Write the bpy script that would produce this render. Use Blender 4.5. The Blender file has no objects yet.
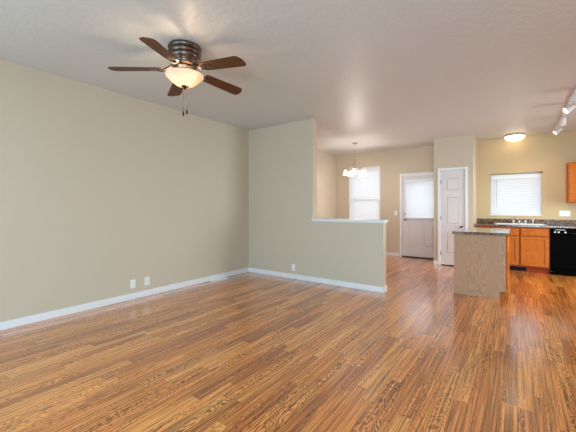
import bpy, bmesh, math, random
from mathutils import Vector, Matrix
random.seed(7)
SC = bpy.context.scene
COL = SC.collection
PI = math.pi
R = math.radians

# ------------------------------------------------------------------ camera
cam_d = bpy.data.cameras.new('camera')
cam = bpy.data.objects.new('camera', cam_d)
COL.objects.link(cam)
cam.location = (0, 0, 1.235)
cam.rotation_euler = (R(90), 0, R(35.7))
cam_d.sensor_width = 36
cam_d.sensor_fit = 'HORIZONTAL'
cam_d.lens = 319.2 / 576 * 36
cam_d.shift_y = -7.93 / 576
cam_d.clip_start = 0.05
SC.camera = cam

# ------------------------------------------------------------------ light
SC.view_settings.view_transform = 'Standard'
SC.view_settings.look = 'None'
SC.view_settings.gamma = 1
SC.view_settings.exposure = 0.0
SC.view_settings.use_curve_mapping = False
SC.cycles.use_denoising = True
SC.cycles.diffuse_bounces = 8
SC.cycles.max_bounces = 14
SC.cycles.sample_clamp_indirect = 6

world = bpy.data.worlds.new('sky')
SC.world = world
world.use_nodes = True
wn = world.node_tree.nodes
wn['Background'].inputs[0].default_value = (0.80, 0.90, 1.0, 1)
wn['Background'].inputs[1].default_value = 1.2


def area(name, loc, rot, sx, sy, power, color):
    d = bpy.data.lights.new(name, 'AREA')
    d.shape = 'RECTANGLE'
    d.size, d.size_y, d.energy, d.color = sx, sy, power, color
    o = bpy.data.objects.new(name, d)
    COL.objects.link(o)
    o.location = loc
    o.rotation_euler = rot
    return o


DAY = (0.48, 0.785, 1.0)
COOL = (0.96, 0.97, 1.0)
# daylight entering by the windows behind the camera, plus an added side fill
area('daylight_rear', (-2.6, -1.55, 1.35), (R(67), 0, 0), 2.2, 1.8, 88, DAY)
area('daylight_rear', (1.0, -1.55, 1.35), (R(64), 0, 0), 2.2, 1.8, 215, DAY)
side = area('fill_side', (2.95, 6.2, 1.3), (R(64), 0, R(90)), 1.8, 1.8, 105, (0.84, 0.94, 1.0))  # added fill to brighten the dining side wall, no known window here
side.data.spread = R(125)
# daylight outside the blinds
area('daylight_dining', (-3.39, 8.75, 1.6), (R(90), 0, R(180)), 1.1, 1.7, 44, COOL)
area('daylight_door', (-1.92, 8.75, 1.45), (R(90), 0, R(180)), 0.85, 1.1, 34, COOL)
area('daylight_kitchen', (-0.045, 8.75, 1.52), (R(90), 0, R(180)), 1.0, 1.0, 14, COOL)


# ------------------------------------------------------------------ nodes
def new_mat(name):
    m = bpy.data.materials.new(name)
    m.use_nodes = True
    nt = m.node_tree
    return m, nt, nt.nodes['Principled BSDF']


def N(nt, kind, **kw):
    n = nt.nodes.new(kind)
    for k, v in kw.items():
        if k.startswith('i_'):
            n.inputs[k[2:]].default_value = v
        else:
            setattr(n, k, v)
    return n


def math_n(nt, op, a, b=None, c=None):
    n = nt.nodes.new('ShaderNodeMath')
    n.operation = op
    for i, v in enumerate((a, b, c)):
        if v is None:
            continue
        if isinstance(v, (int, float)):
            n.inputs[i].default_value = v
        else:
            nt.links.new(v, n.inputs[i])
    return n.outputs[0]


def mix_c(nt, fac, a, b, mode='MIX'):
    n = nt.nodes.new('ShaderNodeMix')
    n.data_type = 'RGBA'
    n.blend_type = mode
    for s, v in ((n.inputs[0], fac), (n.inputs[6], a), (n.inputs[7], b)):
        if isinstance(v, (int, float)):
            s.default_value = v
        elif isinstance(v, tuple):
            s.default_value = v if len(v) == 4 else v + (1,)
        else:
            nt.links.new(v, s)
    return n.outputs[2]


def ramp(nt, fac, stops):
    n = nt.nodes.new('ShaderNodeValToRGB')
    e = n.color_ramp.elements
    while len(e) < len(stops):
        e.new(0.5)
    for i, (p, c) in enumerate(stops):
        e[i].position = p
        e[i].color = c if len(c) == 4 else tuple(c) + (1,)
    nt.links.new(fac, n.inputs[0])
    return n.outputs[0]


def srgb(r, g, b):
    f = lambda c: (c / 255 / 12.92) if c / 255 <= 0.04045 else ((c / 255 + 0.055) / 1.055) ** 2.4
    return (f(r), f(g), f(b), 1)


def plain(name, col, rough=0.5, metal=0.0, bump=0.0, bscale=200, var=0.04, spec=0.5, coat=0.0):
    m, nt, b = new_mat(name)
    tc = N(nt, 'ShaderNodeTexCoord')
    no = N(nt, 'ShaderNodeTexNoise', i_Scale=bscale, i_Detail=3.0)
    nt.links.new(tc.outputs['Object'], no.inputs['Vector'])
    dark = tuple(c * (1 - var) for c in col[:3]) + (1,)
    lite = tuple(min(1, c * (1 + var)) for c in col[:3]) + (1,)
    nt.links.new(mix_c(nt, no.outputs[0], dark, lite), b.inputs['Base Color'])
    b.inputs['Roughness'].default_value = rough
    b.inputs['Metallic'].default_value = metal
    b.inputs['Specular IOR Level'].default_value = spec
    b.inputs['Coat Weight'].default_value = coat
    if bump:
        bp = N(nt, 'ShaderNodeBump', i_Strength=bump, i_Distance=0.004)
        nt.links.new(no.outputs[0], bp.inputs['Height'])
        nt.links.new(bp.outputs[0], b.inputs['Normal'])
    return m


def paint(name, col, spec=0.3, rough=0.55, scale=90, bump=0.12):
    """orange-peel wall paint"""
    m, nt, b = new_mat(name)
    tc = N(nt, 'ShaderNodeTexCoord')
    n1 = N(nt, 'ShaderNodeTexNoise', i_Scale=scale, i_Detail=2.0)
    n2 = N(nt, 'ShaderNodeTexNoise', i_Scale=1.3, i_Detail=2.0)
    for n in (n1, n2):
        nt.links.new(tc.outputs['Object'], n.inputs['Vector'])
    c2 = tuple(c * 0.965 for c in col[:3]) + (1,)
    nt.links.new(mix_c(nt, n2.outputs[0], col, c2), b.inputs['Base Color'])
    b.inputs['Roughness'].default_value = rough
    b.inputs['Specular IOR Level'].default_value = spec
    bp = N(nt, 'ShaderNodeBump', i_Strength=bump, i_Distance=0.003)
    nt.links.new(n1.outputs[0], bp.inputs['Height'])
    nt.links.new(bp.outputs[0], b.inputs['Normal'])
    return m


def ceiling_mat():
    m, nt, b = new_mat('ceiling_paint')
    tc = N(nt, 'ShaderNodeTexCoord')
    n1 = N(nt, 'ShaderNodeTexNoise', i_Scale=22.0, i_Detail=3.0)
    v = N(nt, 'ShaderNodeTexVoronoi', i_Scale=30.0)
    v.feature = 'SMOOTH_F1'
    mp = N(nt, 'ShaderNodeMapping')
    mp.inputs['Scale'].default_value = (1, 1, 1)
    nt.links.new(tc.outputs['Object'], mp.inputs[0])
    nt.links.new(mp.outputs[0], n1.inputs['Vector'])
    nt.links.new(mp.outputs[0], v.inputs['Vector'])
    hgt = math_n(nt, 'ADD', math_n(nt, 'SMOOTH_MIN', n1.outputs[0], 0.55, 0.1), math_n(nt, 'MULTIPLY', v.outputs['Distance'], 0.25))
    b.inputs['Base Color'].default_value = CEIL_COL
    b.inputs['Roughness'].default_value = 0.42
    b.inputs['Specular IOR Level'].default_value = 0.45
    bp = N(nt, 'ShaderNodeBump', i_Strength=0.6, i_Distance=0.007)
    nt.links.new(hgt, bp.inputs['Height'])
    nt.links.new(bp.outputs[0], b.inputs['Normal'])
    return m


def floor_mat():
    """strip oak floor, boards along Y"""
    m, nt, b = new_mat('oak_floor')
    tc = N(nt, 'ShaderNodeTexCoord')
    sx = N(nt, 'ShaderNodeSeparateXYZ')
    nt.links.new(tc.outputs['Object'], sx.inputs[0])
    x, y = sx.outputs[0], sx.outputs[1]
    W = 0.083
    xi = math_n(nt, 'DIVIDE', x, W)
    row = math_n(nt, 'FLOOR', xi)
    fx = math_n(nt, 'FRACT', xi)
    wn1 = N(nt, 'ShaderNodeTexWhiteNoise', noise_dimensions='1D')
    nt.links.new(row, wn1.inputs['W'])
    L = 0.95
    yo = math_n(nt, 'ADD', math_n(nt, 'DIVIDE', y, L), math_n(nt, 'MULTIPLY', wn1.outputs['Value'], 17.0))
    # uneven board lengths: warp along the row
    wob = N(nt, 'ShaderNodeTexNoise', noise_dimensions='2D', i_Scale=1.0, i_Detail=0.0)
    cw = N(nt, 'ShaderNodeCombineXYZ')
    nt.links.new(math_n(nt, 'MULTIPLY', row, 3.7), cw.inputs[0])
    nt.links.new(math_n(nt, 'MULTIPLY', yo, 0.8), cw.inputs[1])
    nt.links.new(cw.outputs[0], wob.inputs['Vector'])
    yo = math_n(nt, 'ADD', yo, math_n(nt, 'MULTIPLY', wob.outputs[0], 1.1))
    col = math_n(nt, 'FLOOR', yo)
    fy = math_n(nt, 'FRACT', yo)
    cb = N(nt, 'ShaderNodeCombineXYZ')
    nt.links.new(row, cb.inputs[0])
    nt.links.new(col, cb.inputs[1])
    wn2 = N(nt, 'ShaderNodeTexWhiteNoise', noise_dimensions='2D')
    nt.links.new(cb.outputs[0], wn2.inputs['Vector'])
    sr = N(nt, 'ShaderNodeSeparateColor')
    nt.links.new(wn2.outputs['Color'], sr.inputs[0])
    r1, r2, r3 = sr.outputs[0], sr.outputs[1], sr.outputs[2]
    # grain: parabolic rings -> cathedral figure, straight where the centre lies off the board
    u = math_n(nt, 'SUBTRACT', math_n(nt, 'MULTIPLY', math_n(nt, 'SUBTRACT', fx, 0.5), W),
               math_n(nt, 'MULTIPLY', math_n(nt, 'SUBTRACT', r2, 0.5), 0.22))
    gv = N(nt, 'ShaderNodeCombineXYZ')
    nt.links.new(math_n(nt, 'ADD', math_n(nt, 'MULTIPLY', x, 13.0), math_n(nt, 'MULTIPLY', r1, 91.0)), gv.inputs[0])
    nt.links.new(math_n(nt, 'ADD', math_n(nt, 'MULTIPLY', y, 3.6), math_n(nt, 'MULTIPLY', r3, 57.0)), gv.inputs[1])
    nz = N(nt, 'ShaderNodeTexNoise', noise_dimensions='2D', i_Scale=1.0, i_Detail=2.0, i_Roughness=0.55)
    nt.links.new(gv.outputs[0], nz.inputs['Vector'])
    par = math_n(nt, 'MULTIPLY', math_n(nt, 'MULTIPLY', u, u), 560.0)
    hgt = math_n(nt, 'ADD', math_n(nt, 'ADD', par, math_n(nt, 'MULTIPLY', y, 9.0)), math_n(nt, 'MULTIPLY', nz.outputs[0], 6.0))
    ring = math_n(nt, 'FRACT', math_n(nt, 'MULTIPLY', hgt, 1.35))
    ring = ramp(nt, ring, [(0.0, (0, 0, 0)), (0.40, (0.05, 0.05, 0.05)), (0.68, (1, 1, 1)), (0.86, (1, 1, 1)), (1.0, (0, 0, 0))])
    # fine pores
    fv = N(nt, 'ShaderNodeCombineXYZ')
    nt.links.new(math_n(nt, 'ADD', math_n(nt, 'MULTIPLY', x, 260.0), math_n(nt, 'MULTIPLY', r1, 300.0)), fv.inputs[0])
    nt.links.new(math_n(nt, 'MULTIPLY', y, 12.0), fv.inputs[1])
    fn = N(nt, 'ShaderNodeTexNoise', noise_dimensions='2D', i_Scale=1.0, i_Detail=2.0)
    nt.links.new(fv.outputs[0], fn.inputs['Vector'])
    base = ramp(nt, r1, FLOOR_STOPS)
    base = mix_c(nt, math_n(nt, 'MULTIPLY', r3, 0.25), base, FLOOR_RED)
    sm = math_n(nt, 'FRACT', math_n(nt, 'MULTIPLY', r3, 7.3))
    amt = math_n(nt, 'ADD', 0.32, math_n(nt, 'MULTIPLY', math_n(nt, 'POWER', sm, 1.5), 0.65))
    amt = math_n(nt, 'MULTIPLY', amt, ring)
    amt = math_n(nt, 'ADD', amt, math_n(nt, 'MULTIPLY', math_n(nt, 'SUBTRACT', fn.outputs[0], 0.45), 0.55))
    sv = N(nt, 'ShaderNodeCombineXYZ')
    nt.links.new(math_n(nt, 'ADD', math_n(nt, 'MULTIPLY', x, 75.0), math_n(nt, 'MULTIPLY', r2, 130.0)), sv.inputs[0])
    nt.links.new(math_n(nt, 'MULTIPLY', y, 1.6), sv.inputs[1])
    sn = N(nt, 'ShaderNodeTexNoise', noise_dimensions='2D', i_Scale=1.0, i_Detail=2.0, i_Roughness=0.6)
    nt.links.new(sv.outputs[0], sn.inputs['Vector'])
    amt = math_n(nt, 'ADD', amt, math_n(nt, 'MULTIPLY', math_n(nt, 'SUBTRACT', sn.outputs[0], 0.48), 2.4))
    pale = math_n(nt, 'MINIMUM', math_n(nt, 'MAXIMUM', math_n(nt, 'MULTIPLY', amt, -1.0), 0.0), 0.7)
    base = mix_c(nt, pale, base, FLOOR_PALE)
    amt = math_n(nt, 'MAXIMUM', amt, 0.0)
    grain = mix_c(nt, math_n(nt, 'MINIMUM', amt, 0.9), base, FLOOR_GRAIN)
    # joints
    ex = math_n(nt, 'MULTIPLY', math_n(nt, 'MINIMUM', fx, math_n(nt, 'SUBTRACT', 1.0, fx)), W)
    ey = math_n(nt, 'MULTIPLY', math_n(nt, 'MINIMUM', fy, math_n(nt, 'SUBTRACT', 1.0, fy)), L)
    ed = math_n(nt, 'MINIMUM', ex, ey)
    jt = math_n(nt, 'LESS_THAN', ed, 0.0012)
    fin = mix_c(nt, math_n(nt, 'MULTIPLY', jt, 0.6), grain, FLOOR_JOINT)
    nt.links.new(fin, b.inputs['Base Color'])
    rn = N(nt, 'ShaderNodeTexNoise', i_Scale=2.0, i_Detail=2.0)
    nt.links.new(tc.outputs['Object'], rn.inputs['Vector'])
    nt.links.new(math_n(nt, 'ADD', 0.26, math_n(nt, 'MULTIPLY', rn.outputs[0], 0.10)), b.inputs['Roughness'])
    b.inputs['Specular IOR Level'].default_value = 0.3
    b.inputs['Coat Weight'].default_value = 1.0
    b.inputs['Coat IOR'].default_value = 1.9
    b.inputs['Coat Roughness'].default_value = 0.17
    h2 = math_n(nt, 'SUBTRACT', math_n(nt, 'MULTIPLY', fn.outputs[0], 0.25), math_n(nt, 'MULTIPLY', jt, 1.0))
    wv = N(nt, 'ShaderNodeTexNoise', i_Scale=9.0, i_Detail=1.0)
    nt.links.new(tc.outputs['Object'], wv.inputs['Vector'])
    h2 = math_n(nt, 'ADD', h2, math_n(nt, 'MULTIPLY', wv.outputs[0], 1.2))
    bp = N(nt, 'ShaderNodeBump', i_Strength=0.08, i_Distance=0.004)
    nt.links.new(h2, bp.inputs['Height'])
    nt.links.new(bp.outputs[0], b.inputs['Normal'])
    nt.links.new(bp.outputs[0], b.inputs['Coat Normal'])
    return m


def oak(name, c_light, c_dark, axis='Z', rough=0.45, figure=1.0, coat=0.0, spec=0.2):
    """cabinet oak, grain along the given axis"""
    m, nt, b = new_mat(name)
    tc = N(nt, 'ShaderNodeTexCoord')
    sx = N(nt, 'ShaderNodeSeparateXYZ')
    nt.links.new(tc.outputs['Object'], sx.inputs[0])
    o = {'X': (1, 2, 0), 'Y': (0, 2, 1), 'Z': (0, 1, 2)}[axis]
    a = math_n(nt, 'ADD', sx.outputs[o[0]], math_n(nt, 'MULTIPLY', sx.outputs[o[1]], 0.83))
    l = sx.outputs[o[2]]
    cv = N(nt, 'ShaderNodeCombineXYZ')
    nt.links.new(math_n(nt, 'MULTIPLY', a, 11.0), cv.inputs[0])
    nt.links.new(math_n(nt, 'MULTIPLY', l, 2.4), cv.inputs[1])
    nz = N(nt, 'ShaderNodeTexNoise', noise_dimensions='2D', i_Scale=1.0, i_Detail=2.0)
    nt.links.new(cv.outputs[0], nz.inputs['Vector'])
    aa = math_n(nt, 'SUBTRACT', math_n(nt, 'PINGPONG', math_n(nt, 'ADD', a, 10.0), 0.19), 0.05)
    hgt = math_n(nt, 'ADD', math_n(nt, 'ADD', math_n(nt, 'MULTIPLY', math_n(nt, 'MULTIPLY', aa, aa), 260.0),
                                   math_n(nt, 'MULTIPLY', l, 2.5)), math_n(nt, 'MULTIPLY', nz.outputs[0], 3.5))
    ring = math_n(nt, 'FRACT', math_n(nt, 'MULTIPLY', hgt, 1.6))
    ring = ramp(nt, ring, [(0.0, (0, 0, 0)), (0.5, (0.15, 0.15, 0.15)), (0.85, (1, 1, 1)), (1.0, (0, 0, 0))])
    fv = N(nt, 'ShaderNodeCombineXYZ')
    nt.links.new(math_n(nt, 'MULTIPLY', a, 220.0), fv.inputs[0])
    nt.links.new(math_n(nt, 'MULTIPLY', l, 9.0), fv.inputs[1])
    fn = N(nt, 'ShaderNodeTexNoise', noise_dimensions='2D', i_Scale=1.0, i_Detail=2.0)
    nt.links.new(fv.outputs[0], fn.inputs['Vector'])
    amt = math_n(nt, 'ADD', math_n(nt, 'MULTIPLY', ring, 0.5 * figure), math_n(nt, 'MULTIPLY', fn.outputs[0], 0.45))
    nt.links.new(mix_c(nt, math_n(nt, 'MINIMUM', amt, 1.0), c_light, c_dark), b.inputs['Base Color'])
    b.inputs['Roughness'].default_value = rough
    b.inputs['Coat Weight'].default_value = coat
    b.inputs['Specular IOR Level'].default_value = spec
    return m


def granite(name, coat=0.9, spec=0.5):
    m, nt, b = new_mat(name)
    tc = N(nt, 'ShaderNodeTexCoord')
    v = N(nt, 'ShaderNodeTexVoronoi', i_Scale=55.0)
    n1 = N(nt, 'ShaderNodeTexNoise', i_Scale=14.0, i_Detail=5.0, i_Roughness=0.7)
    n2 = N(nt, 'ShaderNodeTexNoise', i_Scale=38.0, i_Detail=3.0)
    for n in (v, n1, n2):
        nt.links.new(tc.outputs['Object'], n.inputs['Vector'])
    c = ramp(nt, n1.outputs[0], [(0.32, srgb(34, 22, 14)), (0.45, srgb(84, 54, 32)), (0.54, srgb(126, 92, 62)), (0.66, srgb(52, 40, 32))])
    sr = N(nt, 'ShaderNodeSeparateColor')
    nt.links.new(v.outputs['Color'], sr.inputs[0])
    f = math_n(nt, 'MULTIPLY', math_n(nt, 'GREATER_THAN', sr.outputs[0], 0.7), n2.outputs[0])
    c = mix_c(nt, f, c, srgb(150, 140, 126))
    nt.links.new(c, b.inputs['Base Color'])
    b.inputs['Roughness'].default_value = 0.2
    b.inputs['Specular IOR Level'].default_value = spec
    b.inputs['Coat Weight'].default_value = coat
    b.inputs['Coat Roughness'].default_value = 0.12
    return m


def glow(name, col, strength, base=(0.85, 0.82, 0.78, 1), mottled=0.0):
    m, nt, b = new_mat(name)
    b.inputs['Base Color'].default_value = base
    b.inputs['Roughness'].default_value = 0.3
    b.inputs['Emission Color'].default_value = col
    b.inputs['Emission Strength'].default_value = strength
    if mottled:
        tc = N(nt, 'ShaderNodeTexCoord')
        n = N(nt, 'ShaderNodeTexNoise', i_Scale=9.0, i_Detail=3.0)
        nt.links.new(tc.outputs['Object'], n.inputs['Vector'])
        nt.links.new(math_n(nt, 'ADD', strength * (1 - mottled), math_n(nt, 'MULTIPLY', n.outputs[0], 2 * mottled * strength)), b.inputs['Emission Strength'])
    return m


def alabaster(name, col, trans_col, emit):
    """frosted glass: diffuse + translucent + the lamp's own glow"""
    m, nt, b = new_mat(name)
    nt.nodes.remove(b)
    out = nt.nodes['Material Output']
    tc = N(nt, 'ShaderNodeTexCoord')
    n = N(nt, 'ShaderNodeTexNoise', i_Scale=11.0, i_Detail=3.0)
    nt.links.new(tc.outputs['Object'], n.inputs['Vector'])
    dark = tuple(c * 0.85 for c in trans_col[:3]) + (1,)
    tcol = mix_c(nt, n.outputs[0], trans_col, dark)
    d = N(nt, 'ShaderNodeBsdfDiffuse', i_Color=col)
    t = N(nt, 'ShaderNodeBsdfTranslucent')
    nt.links.new(tcol, t.inputs[0])
    e = N(nt, 'ShaderNodeEmission', i_Strength=emit)
    nt.links.new(tcol, e.inputs[0])
    mx = N(nt, 'ShaderNodeMixShader')
    mx.inputs[0].default_value = 0.6
    nt.links.new(d.outputs[0], mx.inputs[1])
    nt.links.new(t.outputs[0], mx.inputs[2])
    ad = N(nt, 'ShaderNodeAddShader')
    nt.links.new(mx.outputs[0], ad.inputs[0])
    nt.links.new(e.outputs[0], ad.inputs[1])
    nt.links.new(ad.outputs[0], out.inputs[0])
    return m


def blind_mat(name):
    m, nt, b = new_mat(name)
    nt.nodes.remove(b)
    out = nt.nodes['Material Output']
    tc = N(nt, 'ShaderNodeTexCoord')
    n = N(nt, 'ShaderNodeTexNoise', i_Scale=30.0)
    nt.links.new(tc.outputs['Object'], n.inputs['Vector'])
    c = mix_c(nt, n.outputs[0], (0.86, 0.87, 0.88, 1), (0.80, 0.82, 0.84, 1))
    d = N(nt, 'ShaderNodeBsdfDiffuse')
    t = N(nt, 'ShaderNodeBsdfTranslucent', i_Color=(0.84, 0.86, 0.90, 1))
    nt.links.new(c, d.inputs[0])
    mx = N(nt, 'ShaderNodeMixShader')
    mx.inputs[0].default_value = 0.2
    nt.links.new(d.outputs[0], mx.inputs[1])
    nt.links.new(t.outputs[0], mx.inputs[2])
    nt.links.new(mx.outputs[0], out.inputs[0])
    return m


def glass_mat():
    m, nt, b = new_mat('window_glass')
    nt.nodes.remove(b)
    out = nt.nodes['Material Output']
    t = N(nt, 'ShaderNodeBsdfTransparent', i_Color=(0.95, 0.97, 0.97, 1))
    g = N(nt, 'ShaderNodeBsdfGlossy', i_Roughness=0.02)
    fr = N(nt, 'ShaderNodeFresnel', i_IOR=1.45)
    mx = N(nt, 'ShaderNodeMixShader')
    nt.links.new(fr.outputs[0], mx.inputs[0])
    nt.links.new(t.outputs[0], mx.inputs[1])
    nt.links.new(g.outputs[0], mx.inputs[2])
    nt.links.new(mx.outputs[0], out.inputs[0])
    return m


WALL_COL = srgb(204, 189, 167)
KITCHEN_LIT_COL = srgb(208, 184, 142)  # wall paint with the kitchen lamp's yellow light put into the colour
CEIL_COL = srgb(207, 209, 208)
FLOOR_STOPS = [(0.0, srgb(178, 92, 34)), (0.18, srgb(224, 130, 48)), (0.6, srgb(246, 150, 64)), (1.0, srgb(254, 172, 86))]
FLOOR_RED = srgb(216, 108, 44)
FLOOR_PALE = srgb(254, 200, 130)
FLOOR_GRAIN = srgb(72, 34, 8)
FLOOR_JOINT = srgb(60, 36, 22)

M = {}
M['wall'] = paint('tan_wall_paint', WALL_COL)
M['kwall_lit'] = paint('lamplit_kitchen_wall', KITCHEN_LIT_COL)
M['ceil'] = ceiling_mat()
M['floor'] = floor_mat()
M['white'] = plain('white_trim_paint', srgb(232, 231, 230), 0.35)
M['door'] = plain('white_door_paint', srgb(220, 214, 212), 0.4)
M['vinyl'] = plain('white_vinyl', srgb(238, 240, 242), 0.35)
M['plate'] = plain('white_plastic', srgb(236, 235, 232), 0.35)
M['slot'] = plain('dark_slot', srgb(60, 56, 52), 0.6)
M['blind'] = blind_mat('white_blind')
M['glass'] = glass_mat()
M['nickel'] = plain('brushed_nickel', srgb(176, 170, 160), 0.28, 1.0)
M['chrome'] = plain('chrome', srgb(210, 212, 214), 0.15, 1.0)
M['bronze'] = plain('aged_bronze', srgb(112, 98, 88), 0.32, 1.0, var=0.1, bscale=30)
M['bronze_dark'] = plain('dark_bronze', srgb(58, 48, 42), 0.35, 0.8, var=0.1, bscale=30)
M['brass'] = plain('antique_brass', srgb(170, 140, 112), 0.3, 1.0)
M['blade'] = oak('walnut_blade', srgb(112, 66, 34), srgb(44, 22, 12), 'X', 0.4, 0.6)
M['oak'] = oak('honey_oak', srgb(198, 114, 28), srgb(154, 72, 10), 'Z')
M['oak_frame'] = oak('honey_oak_face_frame', srgb(170, 80, 18), srgb(128, 50, 8), 'Z')
M['oak_h'] = oak('honey_oak_rail', srgb(196, 110, 26), srgb(152, 70, 10), 'X')
M['oak_panel'] = oak('pale_oak_panel', srgb(204, 162, 128), srgb(150, 106, 76), 'Z', 0.45, 0.9)
M['toe'] = plain('stained_toe_kick', srgb(148, 54, 18), 0.5, spec=0.2)
M['toe_dark'] = plain('dark_toe_kick', srgb(70, 38, 28), 0.5)
M['granite'] = granite('speckled_laminate')
M['splash'] = granite('matte_speckled_laminate', 0.0, 0.12)
M['black'] = plain('black_enamel', srgb(4, 4, 4), 0.5, spec=0.02)
M['blacktrim'] = plain('black_plastic', srgb(20, 18, 18), 0.5, spec=0.15)
M['sink'] = plain('white_sink', srgb(240, 238, 234), 0.2)
M['threshold'] = plain('dark_oak_threshold', srgb(96, 54, 34), 0.4)
M['white_metal'] = plain('white_metal', srgb(222, 220, 218), 0.35)
M['bowl'] = alabaster('alabaster_glass', (0.8, 0.76, 0.72, 1), (1.0, 0.80, 0.67, 1), 0.08)
M['shade'] = glow('lit_white_glass', (1.0, 0.86, 0.70, 1), 1.25)
M['flush'] = glow('lit_frosted_glass', (1.0, 0.80, 0.52, 1), 4.0)
M['lamp'] = glow('lit_lamp_face', (1.0, 0.88, 0.72, 1), 3.0)


# ------------------------------------------------------------------ mesh helpers
class MB:
    def __init__(self):
        self.bm = bmesh.new()

    def _merge(self, b2, mat=None):
        if mat is not None:
            b2.transform(mat)
        me = bpy.data.meshes.new('t')
        b2.to_mesh(me)
        b2.free()
        self.bm.from_mesh(me)
        bpy.data.meshes.remove(me)

    def box(self, x0, x1, y0, y1, z0, z1, bev=0.0, mat=None, seg=2):
        b = bmesh.new()
        bmesh.ops.create_cube(b, size=1)
        b.transform(Matrix.Translation(((x0 + x1) / 2, (y0 + y1) / 2, (z0 + z1) / 2)) @ Matrix.Diagonal((abs(x1 - x0), abs(y1 - y0), abs(z1 - z0), 1)))
        if bev:
            bmesh.ops.bevel(b, geom=b.edges[:], offset=bev, segments=seg, affect='EDGES', profile=0.5)
        self._merge(b, mat)
        return self

    def lathe(self, prof, n=32, mat=None, smooth=True):
        b = bmesh.new()
        rings = []
        for r, z in prof:
            if r < 1e-5:
                rings.append([b.verts.new((0, 0, z))])
            else:
                rings.append([b.verts.new((r * math.cos(2 * PI * i / n), r * math.sin(2 * PI * i / n), z)) for i in range(n)])
        for a, c in zip(rings[:-1], rings[1:]):
            for i in range(n):
                j = (i + 1) % n
                if len(a) == 1 and len(c) == 1:
                    continue
                if len(a) == 1:
                    b.faces.new((a[0], c[j], c[i]))
                elif len(c) == 1:
                    b.faces.new((a[i], a[j], c[0]))
                else:
                    b.faces.new((a[i], a[j], c[j], c[i]))
        bmesh.ops.recalc_face_normals(b, faces=b.faces[:])
        for f in b.faces:
            f.smooth = smooth
        self._merge(b, mat)
        return self

    def tube(self, pts, r, n=10):
        """round tube through the points, r a number or one per point"""
        b = bmesh.new()
        pts = [Vector(p) for p in pts]
        rs = r if isinstance(r, (list, tuple)) else [r] * len(pts)
        rings = []
        up = None
        for i, p in enumerate(pts):
            t = (pts[min(i + 1, len(pts) - 1)] - pts[max(i - 1, 0)]).normalized()
            if up is None:
                up = Vector((0, 0, 1)) if abs(t.z) < 0.9 else Vector((1, 0, 0))
            s = t.cross(up).normalized()
            up = s.cross(t).normalized()
            rings.append([b.verts.new(p + (s * math.cos(2 * PI * k / n) + up * math.sin(2 * PI * k / n)) * rs[i]) for k in range(n)])
        for a, c in zip(rings[:-1], rings[1:]):
            for k in range(n):
                j = (k + 1) % n
                b.faces.new((a[k], a[j], c[j], c[k]))
        b.faces.new(rings[0][::-1])
        b.faces.new(rings[-1])
        bmesh.ops.recalc_face_normals(b, faces=b.faces[:])
        for f in b.faces:
            f.smooth = len(f.verts) == 4
        self._merge(b)
        return self

    def prism(self, poly, z0, z1, mat=None, bev=0.0):
        """polygon in XY extruded in Z"""
        b = bmesh.new()
        lo = [b.verts.new((x, y, z0)) for x, y in poly]
        hi = [b.verts.new((x, y, z1)) for x, y in poly]
        n = len(poly)
        b.faces.new(lo[::-1])
        b.faces.new(hi)
        for i in range(n):
            j = (i + 1) % n
            b.faces.new((lo[i], lo[j], hi[j], hi[i]))
        bmesh.ops.recalc_face_normals(b, faces=b.faces[:])
        if bev:
            bmesh.ops.bevel(b, geom=b.edges[:], offset=bev, segments=2, affect='EDGES')
        self._merge(b, mat)
        return self

    def panel(self, x0, x1, z0, z1, y, depth=0.008, b1=0.012, b2=0.03, raised=0.006):
        """raised panel moulding on a face looking to -Y (a sunk groove, then a raised field)"""
        b = bmesh.new()
        loops = []
        for ins, dy in ((0, 0), (b1 * 0.4, -0.004), (b1, depth), (b1 + 0.006, depth), (b1 + b2, -raised + 0.004)):
            loops.append([b.verts.new(v) for v in ((x0 + ins, y + dy, z0 + ins), (x1 - ins, y + dy, z0 + ins), (x1 - ins, y + dy, z1 - ins), (x0 + ins, y + dy, z1 - ins))])
        for a, c in zip(loops[:-1], loops[1:]):
            for i in range(4):
                j = (i + 1) % 4
                b.faces.new((a[i], a[j], c[j], c[i]))
        b.faces.new(loops[-1])
        bmesh.ops.recalc_face_normals(b, faces=b.faces[:])
        # make it face -Y
        if b.faces and sum(f.normal.y * f.calc_area() for f in b.faces) > 0:
            bmesh.ops.reverse_faces(b, faces=b.faces[:])
        self._merge(b)
        return self

    def build(self, name, mat, parent=None, xf=None):
        if xf is not None:
            self.bm.transform(xf)
        me = bpy.data.meshes.new(name)
        self.bm.to_mesh(me)
        self.bm.free()
        me.materials.append(mat)
        o = bpy.data.objects.new(name, me)
        COL.objects.link(o)
        if parent is not None:
            o.parent = parent
        return o


def tag(o, label=None, cat=None, group=None, kind=None):
    if label:
        o['label'] = label
    if cat:
        o['category'] = cat
    if group:
        o['group'] = group
    if kind:
        o['kind'] = kind
    return o


def empty(name, loc=(0, 0, 0), rz=0.0):
    o = bpy.data.objects.new(name, None)
    COL.objects.link(o)
    o.location = loc
    o.rotation_euler = (0, 0, rz)
    o.empty_display_size = 0.1
    return o


def struct(o, label, cat):
    return tag(o, label, cat, kind='structure')


def copy_tree(o, parent=None):
    c = o.copy()
    COL.objects.link(c)
    if parent is not None:
        c.parent = parent
    for ch in list(o.children):
        copy_tree(ch, c)
    return c


# ------------------------------------------------------------------ the room
H = 2.74
XL, XR, YR, YB = -4.24, 2.9, -1.5, 8.28
T = 0.14
PY0, PY1 = 4.59, 4.725          # the partition between living and dining room
PF, PE = -2.79, -1.59          # where it drops to half height, where it ends
NX0, NX1, NY = -1.49, -0.735, 7.56   # pantry box

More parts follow.
